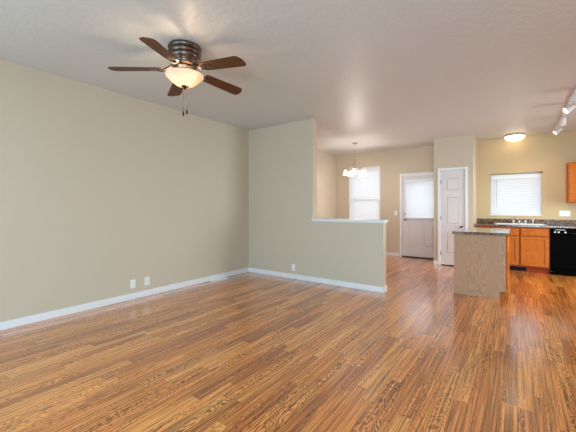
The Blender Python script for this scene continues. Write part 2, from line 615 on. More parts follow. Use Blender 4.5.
struct(MB().box(XL - T, XR + T, YR - T, YB + T, -0.12, 0).build('floor', M['floor']), 'glossy brown strip oak floor running through living room and kitchen', 'floor')
struct(MB().box(XL - T, XR + T, YR - T, YB + T, H, H + 0.12).build('ceiling', M['ceil']), 'flat white textured ceiling over the whole room', 'ceiling')
struct(MB().box(XL - T, XL, YR - T, YB + T, 0, H).build('wall_left', M['wall']), 'long plain tan wall on the left', 'wall')


def wall_holes_y(m, x0, x1, y0, y1, holes):
    """wall lying along X with rectangular holes (x0,x1,z0,z1), sorted"""
    cx = x0
    for a, b_, z0, z1 in holes:
        m.box(cx, a, y0, y1, 0, H)
        if z0 > 0:
            m.box(a, b_, y0, y1, 0, z0)
        m.box(a, b_, y0, y1, z1, H)
        cx = b_
    m.box(cx, x1, y0, y1, 0, H)
    return m


def wall_holes_x(m, y0, y1, x0, x1, holes):
    cy = y0
    for a, b_, z0, z1 in holes:
        m.box(x0, x1, cy, a, 0, H)
        if z0 > 0:
            m.box(x0, x1, a, b_, 0, z0)
        m.box(x0, x1, a, b_, z1, H)
        cy = b_
    m.box(x0, x1, cy, y1, 0, H)
    return m


DW = (-3.825, -2.955, 0.86, 2.335)      # dining window
ED = (-2.385, -1.46, 0, 2.055)          # outside door
KW = (-0.485, 0.400, 1.085, 1.955)      # kitchen window
PD = (-1.365, -0.878, 0, 2.05)          # pantry door
struct(wall_holes_y(MB(), XL, NX1 - 0.05, YB, YB + T, [DW, ED]).build('wall_dining', M['wall']), 'tan dining room end wall with window and outside door', 'wall')
struct(wall_holes_y(MB(), NX1 - 0.05, XR, YB, YB + T, [KW]).build('wall_kitchen', M['kwall_lit']), 'tan kitchen wall behind the sink, tinted with yellow lamplight', 'wall')
pm = wall_holes_y(MB(), NX0, NX1, NY, NY + 0.10, [PD])
pm.box(NX0, NX0 + 0.09, NY + 0.10, YB, 0, H).box(NX1 - 0.09, NX1, NY + 0.10, YB, 0, H)
struct(pm.build('wall_pantry', M['wall']), 'tan boxed-out pantry walls between outside door and kitchen', 'wall')
part = MB().box(XL, PF, PY0, PY1, 0, H).box(PF, PE, PY0, PY1, 0, 1.035)
struct(part.build('wall_partition', M['wall']), 'pale tan partition wall dropping to a half wall', 'wall')
struct(wall_holes_y(MB(), XL, XR, YR - T, YR, [(-3.7, -1.5, 0.45, 2.25), (-0.1, 2.1, 0.45, 2.25)]).build('wall_rear', M['wall']), 'tan wall behind the viewpoint with two window openings', 'wall')
struct(wall_holes_x(MB(), YR, YB, XR, XR + T, [(5.3, 7.1, 0.4, 2.2)]).build('wall_right', M['wall']), 'tan wall on the right with a wide opening added for the fill light', 'wall')  # opening made up to hold the side fill

# cap on the half wall
struct(MB().box(PF - 0.01, PE + 0.03, PY0 - 0.022, PY1 + 0.022, 1.035, 1.062, 0.006).box(PF, PE + 0.012, PY0 - 0.010, PY1 + 0.010, 1.015, 1.035, 0.003).build('trim_1', M['white']), 'white painted ledge capping the half wall', 'trim')

BH, BT = 0.082, 0.014


def base_x(name, x0, x1, y, sgn, label):
    """baseboard along X on a face looking to sgn*Y"""
    struct(MB().box(x0, x1, min(y, y + sgn * BT), max(y, y + sgn * BT), 0, BH, 0.004).build(name, M['white']), label, 'baseboard')


def base_y(name, y0, y1, x, sgn, label):
    struct(MB().box(min(x, x + sgn * BT), max(x, x + sgn * BT), y0, y1, 0, BH, 0.004).build(name, M['white']), label, 'baseboard')


base_y('baseboard_left', YR, PY0, XL, 1, 'white baseboard along the long left wall')
base_y('baseboard_dining_left', PY1, YB, XL, 1, 'white baseboard on the dining room side wall')
pb = MB().box(XL + BT, PE + BT, PY0 - BT, PY0, 0, BH, 0.004).box(PE, PE + BT, PY0 - BT, PY1 + BT, 0, BH, 0.004).box(XL + BT, PE + BT, PY1, PY1 + BT, 0, BH, 0.004)
struct(pb.build('baseboard_partition', M['white']), 'white baseboard around the half wall partition', 'baseboard')
base_x('baseboard_dining', XL + BT, ED[0] - 0.062, YB, -1, 'white baseboard below dining window up to outside door')
pb = MB().box(NX0 - BT, PD[0] - 0.05, NY - BT, NY, 0, BH, 0.004).box(NX0 - BT, NX0, NY - BT, YB, 0, BH, 0.004).box(PD[1] + 0.05, NX1 + BT, NY - BT, NY, 0, BH, 0.004)
struct(pb.build('baseboard_pantry', M['white']), 'white baseboard around the pantry corner', 'baseboard')
base_y('baseboard_right', YR, YB, XR, -1, 'white baseboard on the right wall')


# ------------------------------------------------------------------ windows and blinds
def make_window(name, hole, label, slider=False):
    x0, x1, z0, z1 = hole
    root = empty(name, ((x0 + x1) / 2, YB + T * 0.7, z0))
    struct(root, label, 'window')
    xf = Matrix.Translation(-Vector(root.location))
    y0, y1 = YB + 0.075, YB + T
    f = 0.035
    m = MB().box(x0, x0 + f, y0, y1, z0, z1, 0.003).box(x1 - f, x1, y0, y1, z0, z1, 0.003).box(x0 + f, x1 - f, y0, y1, z0, z0 + f, 0.003).box(x0 + f, x1 - f, y0, y1, z1 - f, z1, 0.003)
    m.build('window_frame', M['vinyl'], root, xf)
    s = MB()
    if slider:
        xm = (x0 + x1) / 2
        s.box(xm - 0.025, xm + 0.025, y0 + 0.01, y1 - 0.01, z0 + f, z1 - f, 0.003)
    else:
        s.box(x0 + f, x1 - f, y0 + 0.01, y1 - 0.01, 1.445, 1.50, 0.003)
    s.build('meeting_rail', M['vinyl'], root, xf)
    MB().box(x0 + f * 0.6, x1 - f * 0.6, y0 + 0.028, y0 + 0.034, z0 + f * 0.6, z1 - f * 0.6).build('glass', M['glass'], root, xf)
    if not slider:
        # thin white edging around the reveal
        c = MB().box(x0 - 0.012, x0 + 0.012, YB - 0.006, YB + 0.075, z0, z1).box(x1 - 0.012, x1 + 0.012, YB - 0.006, YB + 0.075, z0, z1).box(x0 - 0.012, x1 + 0.012, YB - 0.006, YB + 0.075, z1 - 0.012, z1 + 0.012)
        c.build('edging', M['white'], root, xf)
    MB().box(x0 - 0.012, x1 + 0.012, YB - 0.012, YB + 0.075, z0 - 0.012, z0 + 0.014, 0.004).build('window_sill', M['white'], root, xf)
    return root


def slats_mesh(x0, x1, z0, z1, y, pitch, depth, tilt, gap=0.0):
    m = MB()
    n = max(2, int(round((z1 - z0) / pitch)))
    for i in range(n):
        zc = z0 + (i + 0.5) * (z1 - z0) / n
        mt = Matrix.Translation(((x0 + x1) / 2, y, zc)) @ Matrix.Rotation(tilt, 4, 'X')
        b = MB()
        # slightly crowned slat
        pts = [(-depth / 2, 0.0), (-depth / 4, 0.0025), (0, 0.0035), (depth / 4, 0.0025), (depth / 2, 0.0)]
        bm = bmesh.new()
        hw = (x1 - x0) / 2
        top = [[bm.verts.new((sx * hw, a, c)) for a, c in pts] for sx in (-1, 1)]
        bot = [[bm.verts.new((sx * hw, a, c - 0.003)) for a, c in pts] for sx in (-1, 1)]
        for k in range(4):
            bm.faces.new((top[0][k], top[1][k], top[1][k + 1], top[0][k + 1]))
            bm.faces.new((bot[0][k], bot[0][k + 1], bot[1][k + 1], bot[1][k]))
        for s in (0, 1):
            bm.faces.new(top[s] + bot[s][::-1])
        bm.faces.new((top[0][0], bot[0][0], bot[1][0], top[1][0]))
        bm.faces.new((top[0][4], top[1][4], bot[1][4], bot[0][4]))
        bmesh.ops.recalc_face_normals(bm, faces=bm.faces[:])
        b.bm.free()
        m._merge(bm, mt)
    return m


def make_blind(name, hole, label, cat='blind', y=None, pitch=0.056, cords=2, wand=True, parent=None, tilt=R(62)):
    x0, x1, z0, z1 = hole
    if y is None:
        y = YB + 0.036
    if parent is None:
        root = empty(name, ((x0 + x1) / 2, y, z1))
        tag(root, label, cat)
        xf = Matrix.Translation(-Vector(root.location))
    else:
        root, xf = MB().box(x0, x1, y - 0.022, y + 0.022, z1 - 0.045, z1, 0.003).build(name, M['vinyl'], parent, Matrix.Translation(-Vector(parent.location))), Matrix.Translation(-Vector(parent.location))
    if parent is None:
        MB().box(x0, x1, y - 0.026, y + 0.024, z1 - 0.055, z1, 0.004).build('headrail', M['vinyl'], root, xf)
    slats_mesh(x0, x1, z0 + 0.022, z1 - (0.058 if parent is None else 0.046), y, pitch, pitch * 1.45, tilt).build('slats', M['blind'], root, xf)
    MB().box(x0, x1, y - 0.022, y + 0.022, z0, z0 + 0.02, 0.004).build('bottom_rail', M['vinyl'], root, xf)
    for i in range(cords):
        xx = x0 + (x1 - x0) * (0.13 + 0.74 * i / max(1, cords - 1))
        MB().box(xx - 0.002, xx + 0.002, y - 0.03, y - 0.028, z0 + 0.01, z1 - 0.05).build('ladder_cord', M['vinyl'], root, xf)
    if wand:
        MB().tube([(x0 + 0.10, y - 0.034, z1 - 0.05), (x0 + 0.10, y - 0.034, z1 - 0.05 - 0.75 * (z1 - z0))], 0.003, 8).build('tilt_wand', M['nickel'] if parent is None and x0 > -1 else M['vinyl'], root, xf)
    return root


make_window('window_1', DW, 'tall white dining window behind closed blinds', False)
make_window('window_2', KW, 'white sliding kitchen window above the sink', True)
make_blind('window_blind', (DW[0] + 0.016, DW[1] - 0.016, DW[2] + 0.02, DW[3] - 0.014), 'tall white slatted blind closed over the dining room window', pitch=0.050)
make_blind('window_blind', (KW[0] + 0.016, KW[1] - 0.016, KW[2] + 0.03, KW[3] - 0.035), 'wide white slatted blind closed over the kitchen sink window', pitch=0.054)

# rod over the kitchen window
rod = empty('curtain_rod', ((KW[0] + KW[1]) / 2, YB - 0.03, 1.965))
tag(rod, 'thin curtain rod with dark end above the kitchen window', 'curtain rod')
xf = Matrix.Translation(-Vector(rod.location))
MB().tube([(KW[0] + 0.0, YB - 0.03, 1.965), (KW[1] - 0.015, YB - 0.03, 1.965)], 0.007, 10).build('rod', M['nickel'], rod, xf)
for xx in (KW[0] + 0.03, KW[1] - 0.05):
    MB().box(xx - 0.006, xx + 0.006, YB - 0.036, YB + 0.001, 1.957, 1.973, 0.002).build('bracket', M['nickel'], rod, xf)
for xx, r_ in ((KW[1] + 0.0, 0.014), (KW[0] - 0.005, 0.011)):
    b_ = MB().lathe([(0, -0.022), (r_ * 0.6, -0.018), (r_, -0.004), (r_ * 0.9, 0.008), (r_ * 0.4, 0.016), (0, 0.018)], 14, Matrix.Translation((xx, YB - 0.03, 1.965)) @ Matrix.Rotation(PI / 2, 4, 'Y'))
    f_ = b_.build('finial', M['bronze_dark'] if xx > 0 else M['nickel'], rod, xf)
    if xx > 0:
        f_['label'] = 'dark finial'


# ------------------------------------------------------------------ doors
def door_casing(m, x0, x1, z1, y, w=0.055, t=0.016):
    m.box(x0 - w, x0, y - t, y, 0, z1 + w, 0.003)
    m.box(x1, x1 + w, y - t, y, 0, z1 + w, 0.003)
    m.box(x0, x1, y - t, y, z1, z1 + w, 0.003)
    return m


def slab_with_panels(x0, x1, z0, z1, y0, y1, panels, hole=None):
    """door slab whose front face (at y0) carries raised panels; hole = rectangle left open for glass"""
    m = MB()
    rects = list(panels) + ([hole] if hole else [])
    xs = sorted({x0, x1} | {r[0] for r in rects} | {r[1] for r in rects})
    zs = sorted({z0, z1} | {r[2] for r in rects} | {r[3] for r in rects})
    inside = lambda x, z, r: r[0] < x < r[1] and r[2] < z < r[3]
    bm = bmesh.new()
    for xa, xb in zip(xs[:-1], xs[1:]):
        for za, zb in zip(zs[:-1], zs[1:]):
            c = ((xa + xb) / 2, (za + zb) / 2)
            if any(inside(c[0], c[1], r) for r in rects):
                continue
            bm.faces.new([bm.verts.new(v) for v in ((xa, y0, za), (xb, y0, za), (xb, y0, zb), (xa, y0, zb))])
    m._merge(bm)
    for r in panels:
        m.panel(*r, y0)
    b0 = y0 + 0.012
    if hole:
        hx0, hx1, hz0, hz1 = hole
        for a in ((x0, hx0, z0, z1), (hx1, x1, z0, z1), (hx0, hx1, z0, hz0), (hx0, hx1, hz1, z1)):
            m.box(a[0], a[1], b0, y1, a[2], a[3])
        # sides of the front skin
    else:
        m.box(x0, x1, b0, y1, z0, z1)
    m.box(x0, x0 + 0.0005, y0, b0, z0, z1).box(x1 - 0.0005, x1, y0, b0, z0, z1).box(x0, x1, y0, b0, z1 - 0.0005, z1).box(x0, x1, y0, b0, z0, z0 + 0.0005)
    return m


def knob(name, root, xf, x, y, z, mat, r=0.027):
    prof = [(0, -0.062), (r * 0.7, -0.060), (r, -0.046), (r * 0.85, -0.034), (0.011, -0.028), (0.011, -0.010), (r * 1.15, -0.008), (r * 1.15, 0.0), (0, 0.0)]
    mt = Matrix.Translation((x, y, z)) @ Matrix.Rotation(-PI / 2, 4, 'X')
    return MB().lathe(prof, 20, mt).build(name, mat, root, xf)


# outside door
d1 = empty('door_1', ((ED[0] + ED[1]) / 2, YB, 0))
struct(d1, 'white outside door with half window and blind', 'door')
xf = Matrix.Translation(-Vector(d1.location))
door_casing(MB(), ED[0] + 0.006, ED[1] - 0.006, ED[3] - 0.004, YB).build('door_casing', M['white'], d1, xf)
j = MB().box(ED[0], ED[0] + 0.016, YB, YB + T, 0, ED[3]).box(ED[1] - 0.016, ED[1], YB, YB + T, 0, ED[3]).box(ED[0], ED[1], YB, YB + T, ED[3] - 0.016, ED[3])
j.build('door_jamb', M['white'], d1, xf)
sx0, sx1, sz0, sz1 = ED[0] + 0.018, ED[1] - 0.018, 0.03, 2.036
sy0, sy1 = YB + 0.014, YB + 0.058
LX0, LX1, LZ0, LZ1 = sx0 + 0.105, sx1 - 0.105, 1.00, 1.90
xm = (sx0 + sx1) / 2
slab_with_panels(sx0, sx1, sz0, sz1, sy0, sy1, [(sx0 + 0.13, xm - 0.05, 0.28, 0.84), (xm + 0.05, sx1 - 0.13, 0.28, 0.84)], (LX0, LX1, LZ0, LZ1)).build('door_panel', M['door'], d1, xf)
fw = 0.035
fr = MB().box(LX0 - fw, LX0, sy0 - 0.012, sy0 + 0.004, LZ0 - fw, LZ1 + fw, 0.003).box(LX1, LX1 + fw, sy0 - 0.012, sy0 + 0.004, LZ0 - fw, LZ1 + fw, 0.003)
fr.box(LX0, LX1, sy0 - 0.012, sy0 + 0.004, LZ0 - fw, LZ0, 0.003).box(LX0, LX1, sy0 - 0.012, sy0 + 0.004, LZ1, LZ1 + fw, 0.003)
fr.build('glazing_frame', M['white'], d1, xf)
MB().box(LX0, LX1, sy0 + 0.022, sy0 + 0.030, LZ0, LZ1).build('glass', M['glass'], d1, xf)
db = make_blind('door_blind', (LX0 - 0.025, LX1 + 0.03, 0.975, 1.945), None, y=sy0 - 0.038, pitch=0.056, parent=d1, wand=False)
db['label'] = 'white slatted blind on the door window'
knob('door_knob', d1, xf, sx0 + 0.062, sy0, 0.94, M['nickel'])
MB().lathe([(0, -0.022), (0.018, -0.022), (0.026, -0.014), (0.026, 0), (0, 0)], 18, Matrix.Translation((sx0 + 0.062, sy0, 1.085)) @ Matrix.Rotation(-PI / 2, 4, 'X')).box(sx0 + 0.057, sx0 + 0.067, sy0 - 0.034, sy0 - 0.02, 1.068, 1.102, 0.002).build('deadbolt', M['nickel'], d1, xf)
MB().box(ED[0] + 0.002, ED[1] - 0.002, YB - 0.03, YB + T, 0.0, 0.026, 0.006).build('threshold', M['threshold'], d1, xf)

# pantry door
d2 = empty('door_2', ((PD[0] + PD[1]) / 2, NY, 0))
struct(d2, 'narrow white three panel pantry door', 'door')
xf = Matrix.Translation(-Vector(d2.location))
door_casing(MB(), PD[0] + 0.006, PD[1] - 0.006, PD[3] - 0.004, NY, 0.05).build('door_casing', M['white'], d2, xf)
j = MB().box(PD[0], PD[0] + 0.012, NY, NY + 0.10, 0, PD[3]).box(PD[1] - 0.012, PD[1], NY, NY + 0.10, 0, PD[3]).box(PD[0], PD[1], NY, NY + 0.10, PD[3] - 0.012, PD[3])
j.build('door_jamb', M['white'], d2, xf)
px0, px1 = PD[0] + 0.015, PD[1] - 0.015
py = NY + 0.006
slab_with_panels(px0, px1, 0.018, 2.034, py, py + 0.036, [(px0 + 0.10, px1 - 0.10, 1.60, 1.89), (px0 + 0.10, px1 - 0.10, 0.88, 1.47), (px0 + 0.10, px1 - 0.10, 0.24, 0.74)]).build('door_panel', M['door'], d2, xf)
for z in (0.26, 1.02, 1.80):
    MB().tube([(px0 - 0.004, NY - 0.006, z - 0.045), (px0 - 0.004, NY - 0.006, z + 0.045)], 0.007, 10).box(px0 - 0.012, px0 + 0.016, NY - 0.003, NY + 0.0055, z - 0.043, z + 0.043).build('hinge', M['nickel'], d2, xf)
knob('door_knob', d2, xf, px1 - 0.055, py, 0.83, M['bronze'])


# ------------------------------------------------------------------ wall plates
def duplex_outlet(loc, rz, label, group=None):
    o = empty('wall_outlet', loc, rz)
    tag(o, label, 'outlet', group)
    MB().box(-0.036, 0.036, -0.007, 0.0, -0.058, 0.058, 0.003).build('cover_plate', M['plate'], o)
    for dz in (-0.02, 0.02):
        s = MB().box(-0.017, 0.017, -0.009, -0.0065, dz - 0.014, dz + 0.014, 0.0012).build('receptacle', M['plate'], o)
        MB().box(-0.008, -0.0055, -0.0095, -0.0085, dz - 0.004, dz + 0.007).box(0.0055, 0.008, -0.0095, -0.0085, dz - 0.004, dz + 0.007).box(-0.002, 0.002, -0.0095, -0.0085, dz - 0.011, dz - 0.007).build('slot', M['slot'], s)
    return o


duplex_outlet((XL, 2.29, 0.207), R(90), 'white wall outlet low on the long left wall, farther from the corner', None)
o = empty('wall_jack', (XL, 2.494, 0.207), R(90))
tag(o, 'white wall plate low on the left wall, nearer the partition', 'wall plate')
MB().box(-0.036, 0.036, -0.007, 0.0, -0.058, 0.058, 0.003).build('cover_plate', M['plate'], o)
MB().lathe([(0, -0.016), (0.005, -0.016), (0.005, -0.006), (0, -0.006)], 12, Matrix.Rotation(-PI / 2, 4, 'X')).build('jack', M['nickel'], o)
duplex_outlet((-3.182, PY0, 0.195), 0, 'single white wall outlet low on the partition wall')

sw = empty('light_switch', (-2.533, YB, 1.108))
tag(sw, 'white light switch on tan wall left of the outside door', 'light switch')
MB().box(-0.036, 0.036, -0.007, 0.0, -0.058, 0.058, 0.003).build('cover_plate', M['plate'], sw)
MB().box(-0.005, 0.005, -0.018, -0.006, -0.010, 0.012, 0.002).build('toggle', M['plate'], sw)

kp = empty('wall_outlet', (0.758, YB, 1.128))
tag(kp, 'wide white switch and outlet plate above counter under wall cabinet', 'outlet')
MB().box(-0.083, 0.083, -0.007, 0.0, -0.056, 0.056, 0.003).build('cover_plate', M['plate'], kp)
for dx in (-0.046, 0.0):
    MB().box(dx - 0.016, dx + 0.016, -0.011, -0.006, -0.033, 0.033, 0.002).build('rocker', M['plate'], kp)
MB().box(0.030, 0.062, -0.010, -0.006, -0.033, 0.033, 0.0015).build('receptacle', M['plate'], kp)

# floor register
fv = empty('floor_register', (-4.165, 3.77, 0))
tag(fv, 'white metal floor register by the left baseboard', 'vent')
m = MB().box(-0.06, -0.045, -0.17, 0.17, 0.0, 0.007, 0.002).box(0.045, 0.06, -0.17, 0.17, 0.0, 0.007, 0.002).box(-0.045, 0.045, -0.17, -0.15, 0.0, 0.007, 0.002).box(-0.045, 0.045, 0.15, 0.17, 0.0, 0.007, 0.002)
m.build('frame', M['white'], fv)
m = MB()
for i in range(20):
    yy = -0.145 + i * 0.29 / 19
    m.box(-0.045, 0.045, yy - 0.0066, yy + 0.0066, 0.001, 0.006)
m.build('louvers', M['white'], fv)
MB().box(-0.046, 0.046, -0.151, 0.151, 0.0003, 0.0012).build('duct_opening', M['slot'], fv)


# ------------------------------------------------------------------ kitchen
def frame_door(root, xf, x0, x1, z0, z1, y, name='door', rail=0.058, t=0.02, flip=None):
    """oak frame-and-panel door with its face towards -Y at y"""
    m = MB()
    m.box(x0, x0 + rail, y, y + t, z0, z1, 0.004)
    m.box(x1 - rail, x1, y, y + t, z0, z1, 0.004)
    m.box(x0 + rail, x1 - rail, y, y + t, z0, z0 + rail, 0.004)
    m.box(x0 + rail, x1 - rail, y, y + t, z1 - rail, z1, 0.004)
    if flip is not None:
        m.bm.transform(flip)
    d = m.build(name, M['oak'], root, xf)
    p = MB().box(x0 + rail - 0.004, x1 - rail + 0.004, y + 0.009, y + t - 0.002, z0 + rail - 0.004, z1 - rail + 0.004)
    if flip is not None:
        p.bm.transform(flip)
    p.build('panel', M['oak'], d, xf)
    return d


FY = 7.665       # face of the base cabinets
CT = 0.905       # counter top height
CB = 0.868


def base_cabinet(x0, x1, label, doors, drawers, hollow=False):
    r = empty('base_cabinet', ((x0 + x1) / 2, FY + 0.3, 0))
    tag(r, label, 'cabinet')
    xf = Matrix.Translation(-Vector(r.location))
    m = MB()
    if hollow:
        m.box(x0, x0 + 0.018, FY + 0.02, YB - 0.002, 0.105, CB).box(x1 - 0.018, x1, FY + 0.02, YB - 0.002, 0.105, CB).box(x0, x1, FY + 0.02, YB - 0.002, 0.105, 0.123).box(x0, x1, YB - 0.012, YB - 0.002, 0.105, CB)
    else:
        m.box(x0, x1, FY + 0.02, YB - 0.002, 0.105, CB)
    # face frame
    s = 0.038
    xs = [x0] + [d[1] + 0.5 * (e[0] - d[1]) for d, e in zip(doors[:-1], doors[1:])] + [x1]
    for i, xx in enumerate(xs):
        a, b_ = (xx, xx + s) if i == 0 else ((xx - s, xx) if i == len(xs) - 1 else (xx - s * 0.7, xx + s * 0.7))
        m.box(a, b_, FY, FY + 0.021, 0.105, CB)
    m.box(x0, x1, FY + 0.0005, FY + 0.021, 0.105, 0.145).box(x0, x1, FY + 0.0005, FY + 0.021, CB - 0.03, CB).box(x0, x1, FY + 0.0005, FY + 0.021, 0.675, 0.715)
    m.build('carcass', M['oak_frame'], r, xf)
    MB().box(x0, x1, FY + 0.055, FY + 0.075, 0.0, 0.105).build('toe_kick', M['toe'], r, xf)
    for a, b_ in doors:
        frame_door(r, xf, a, b_, 0.128, 0.688, FY - 0.02)
    for a, b_ in drawers:
        MB().box(a, b_, FY - 0.02, FY, 0.702, 0.842, 0.006).build('drawer_front', M['oak_h'], r, xf)
    return r, xf


r, xf = base_cabinet(-0.425, 0.492, 'honey oak sink cabinet left of the black dishwasher', [(-0.415, 0.022), (0.052, 0.478)], [(-0.415, 0.022), (0.052, 0.478)], True)
r2, _ = base_cabinet(-0.733, -0.427, 'narrow honey oak base cabinet beside the pantry wall', [(-0.722, -0.437)], [(-0.722, -0.437)])
r3, _ = base_cabinet(1.098, 1.70, 'honey oak base cabinet right of the dishwasher', [(1.108, 1.69)], [(1.108, 1.69)])

# toe kick register
tv = empty('toe_kick_register', (0.02, FY + 0.0545, 0.052))
tag(tv, 'black vent grille in toe kick below the oak sink cabinet', 'vent')
MB().box(-0.145, 0.125, -0.006, 0.0, -0.038, -0.031).box(-0.145, 0.125, -0.006, 0.0, 0.025, 0.032).box(-0.145, -0.136, -0.006, 0, -0.031, 0.025).box(0.116, 0.125, -0.006, 0, -0.031, 0.025).box(-0.018, -0.004, -0.006, 0, -0.031, 0.025).build('frame', M['blacktrim'], tv)
m = MB().box(-0.136, 0.116, -0.0015, 0, -0.031, 0.025)
for i in range(5):
    m.box(-0.136, 0.116, -0.005, -0.001, -0.026 + i * 0.011, -0.023 + i * 0.011)
m.build('louvers', M['blacktrim'], tv)

# counter with backsplash, hole for the sink
SX0, SX1, SY0, SY1 = -0.37, 0.44, 7.735, 8.195
ct = empty('countertop', (0.45, 7.96, CB))
tag(ct, 'long dark speckled countertop with low backsplash under the kitchen window', 'countertop')
xf = Matrix.Translation(-Vector(ct.location))
CX0, CX1, CY0 = NX1 + 0.002, 1.72, 7.635
m = MB().box(CX0, SX0, CY0, YB - 0.002, CB, CT, 0.006).box(SX1, CX1, CY0, YB - 0.002, CB, CT, 0.006).box(SX0 - 0.006, SX1 + 0.006, CY0, SY0, CB, CT, 0.006).box(SX0 - 0.006, SX1 + 0.006, SY1, YB - 0.002, CB, CT, 0.006)
m.build('worktop', M['granite'], ct, xf)
MB().box(CX0, CX1, YB - 0.022, YB - 0.002, CT, CT + 0.098, 0.003).build('backsplash', M['splash'], ct, xf)

sk = empty('kitchen_sink', (0.035, 7.965, CT))
tag(sk, 'white double bowl drop-in sink in the counter under the window', 'sink')
xf = Matrix.Translation(-Vector(sk.location))
a, b_, c, d = SX0 - 0.02, SX1 + 0.02, SY0 - 0.02, SY1 + 0.02
m = MB().box(a, b_, c, SY0 + 0.012, CT + 0.0005, CT + 0.012, 0.004).box(a, b_, SY1 - 0.06, d, CT + 0.0005, CT + 0.012, 0.004).box(a, SX0 + 0.012, c, d, CT + 0.0005, CT + 0.012, 0.004).box(SX1 - 0.012, b_, c, d, CT + 0.0005, CT + 0.012, 0.004).box(0.02, 0.05, c, d, CT + 0.0005, CT + 0.010, 0.003)
m.build('rim', M['sink'], sk, xf)
for bx0, bx1 in ((SX0 + 0.008, 0.022), (0.048, SX1 - 0.008)):
    m = MB()
    z0 = CT - 0.17
    m.box(bx0, bx1, SY0 + 0.006, SY1 - 0.055, z0, z0 + 0.006).box(bx0, bx0 + 0.006, SY0 + 0.006, SY1 - 0.055, z0, CT + 0.004).box(bx1 - 0.006, bx1, SY0 + 0.006, SY1 - 0.055, z0, CT + 0.004).box(bx0, bx1, SY0 + 0.006, SY0 + 0.012, z0, CT + 0.004).box(bx0, bx1, SY1 - 0.061, SY1 - 0.055, z0, CT + 0.004)
    m.build('bowl', M['sink'], sk, xf)

fa = empty('faucet', (0.03, 8.165, CT + 0.012))
tag(fa, 'chrome kitchen faucet with two handles behind the sink', 'faucet')
MB().box(-0.13, 0.13, -0.026, 0.026, 0, 0.014, 0.006).build('base_plate', M['chrome'], fa)
MB().lathe([(0, 0.012), (0.022, 0.012), (0.020, 0.05), (0.014, 0.065), (0, 0.067)], 16).tube([(0, 0, 0.055), (-0.01, -0.03, 0.075), (-0.08, -0.10, 0.118), (-0.115, -0.135, 0.128), (-0.124, -0.142, 0.116), (-0.126, -0.144, 0.10)], [0.013, 0.012, 0.011, 0.011, 0.012, 0.012], 12).build('spout', M['chrome'], fa)
for s in (-1, 1):
    MB().lathe([(0, 0.012), (0.022, 0.012), (0.018, 0.035), (0.022, 0.055), (0.012, 0.066), (0, 0.068)], 16, Matrix.Translation((s * 0.10, 0, 0))).tube([(s * 0.10, 0, 0.058), (s * 0.125, -0.03, 0.085), (s * 0.145, -0.045, 0.098)], [0.008, 0.007, 0.006], 10).build('handle', M['chrome'], fa)
sp = empty('side_sprayer', (0.255, 8.165, CT + 0.012))
tag(sp, 'small chrome side sprayer right of the faucet', 'sprayer')
MB().lathe([(0, 0), (0.022, 0.0), (0.02, 0.01), (0.012, 0.016), (0.011, 0.04), (0.016, 0.06), (0.017, 0.085), (0.010, 0.095), (0, 0.096)], 16).build('spray_head', M['chrome'], sp)

# dishwasher
DX0, DX1 = 0.496, 1.094
dw = empty('dishwasher', ((DX0 + DX1) / 2, FY + 0.3, 0))
tag(dw, 'black built-in dishwasher under the counter beside the sink cabinet', 'dishwasher')
xf = Matrix.Translation(-Vector(dw.location))
MB().box(DX0 + 0.004, DX1 - 0.004, FY + 0.03, YB - 0.05, 0.02, CB - 0.006).build('tub', M['blacktrim'], dw, xf)
MB().box(DX0, DX1, FY - 0.03, FY + 0.03, 0.125, 0.735, 0.008).box(DX0 + 0.20, DX1 - 0.20, FY - 0.036, FY - 0.029, 0.452, 0.462, 0.003).build('door', M['black'], dw, xf)
cp = MB().box(DX0, DX1, FY - 0.036, FY + 0.03, 0.74, 0.858, 0.008).build('control_panel', M['black'], dw, xf)
MB().box(DX0 + 0.065, DX0 + 0.21, FY - 0.0375, FY - 0.0355, 0.832, 0.838).build('legend_strip', M['plate'], cp, xf)
for xx in (0.066, 0.118, 0.212):
    MB().box(DX0 + xx - 0.014, DX0 + xx + 0.014, FY - 0.040, FY - 0.0355, 0.782, 0.806, 0.003).build('button', M['white_metal'], cp, xf)
MB().box(DX0 + 0.29, DX1 - 0.10, FY - 0.052, FY - 0.034, 0.768, 0.788, 0.005).build('handle', M['blacktrim'], dw, xf)
MB().box(DX0 + 0.01, DX1 - 0.01, FY + 0.01, FY + 0.03, 0.0, 0.115, 0.004).build('kick_plate', M['black'], dw, xf)
MB().lathe([(0, -0.006), (0.007, -0.005), (0.009, 0), (0, 0)], 10, Matrix.Translation((DX0 + 0.022, FY + 0.0105, 0.06)) @ Matrix.Rotation(-PI / 2, 4, 'X')).build('screw', M['nickel'], dw, xf)

# wall cabinet
uc = empty('wall_cabinet', (1.08, YB - 0.16, 1.335))
tag(uc, 'honey oak wall cabinet hanging right of the kitchen window', 'cabinet')
xf = Matrix.Translation(-Vector(uc.location))
UX0, UX1, UZ0, UZ1 = 0.778, 1.385, 1.335, 2.10
MB().box(UX0, UX1, YB - 0.305, YB - 0.001, UZ0, UZ1, 0.002).build('carcass', M['oak'], uc, xf)
frame_door(uc, xf, UX0 + 0.014, (UX0 + UX1) / 2 - 0.008, UZ0 + 0.014, UZ1 - 0.014, YB - 0.326)
frame_door(uc, xf, (UX0 + UX1) / 2 + 0.008, UX1 - 0.014, UZ0 + 0.014, UZ1 - 0.014, YB - 0.326)

# island
IX0, IX1, IY0, IY1 = -0.735, -0.125, 5.165, 6.30
il = empty('kitchen_island', ((IX0 + IX1) / 2, (IY0 + IY1) / 2, 0))
tag(il, 'freestanding oak kitchen island with dark speckled top', 'island')
xf = Matrix.Translation(-Vector(il.location))
IZ = 0.862
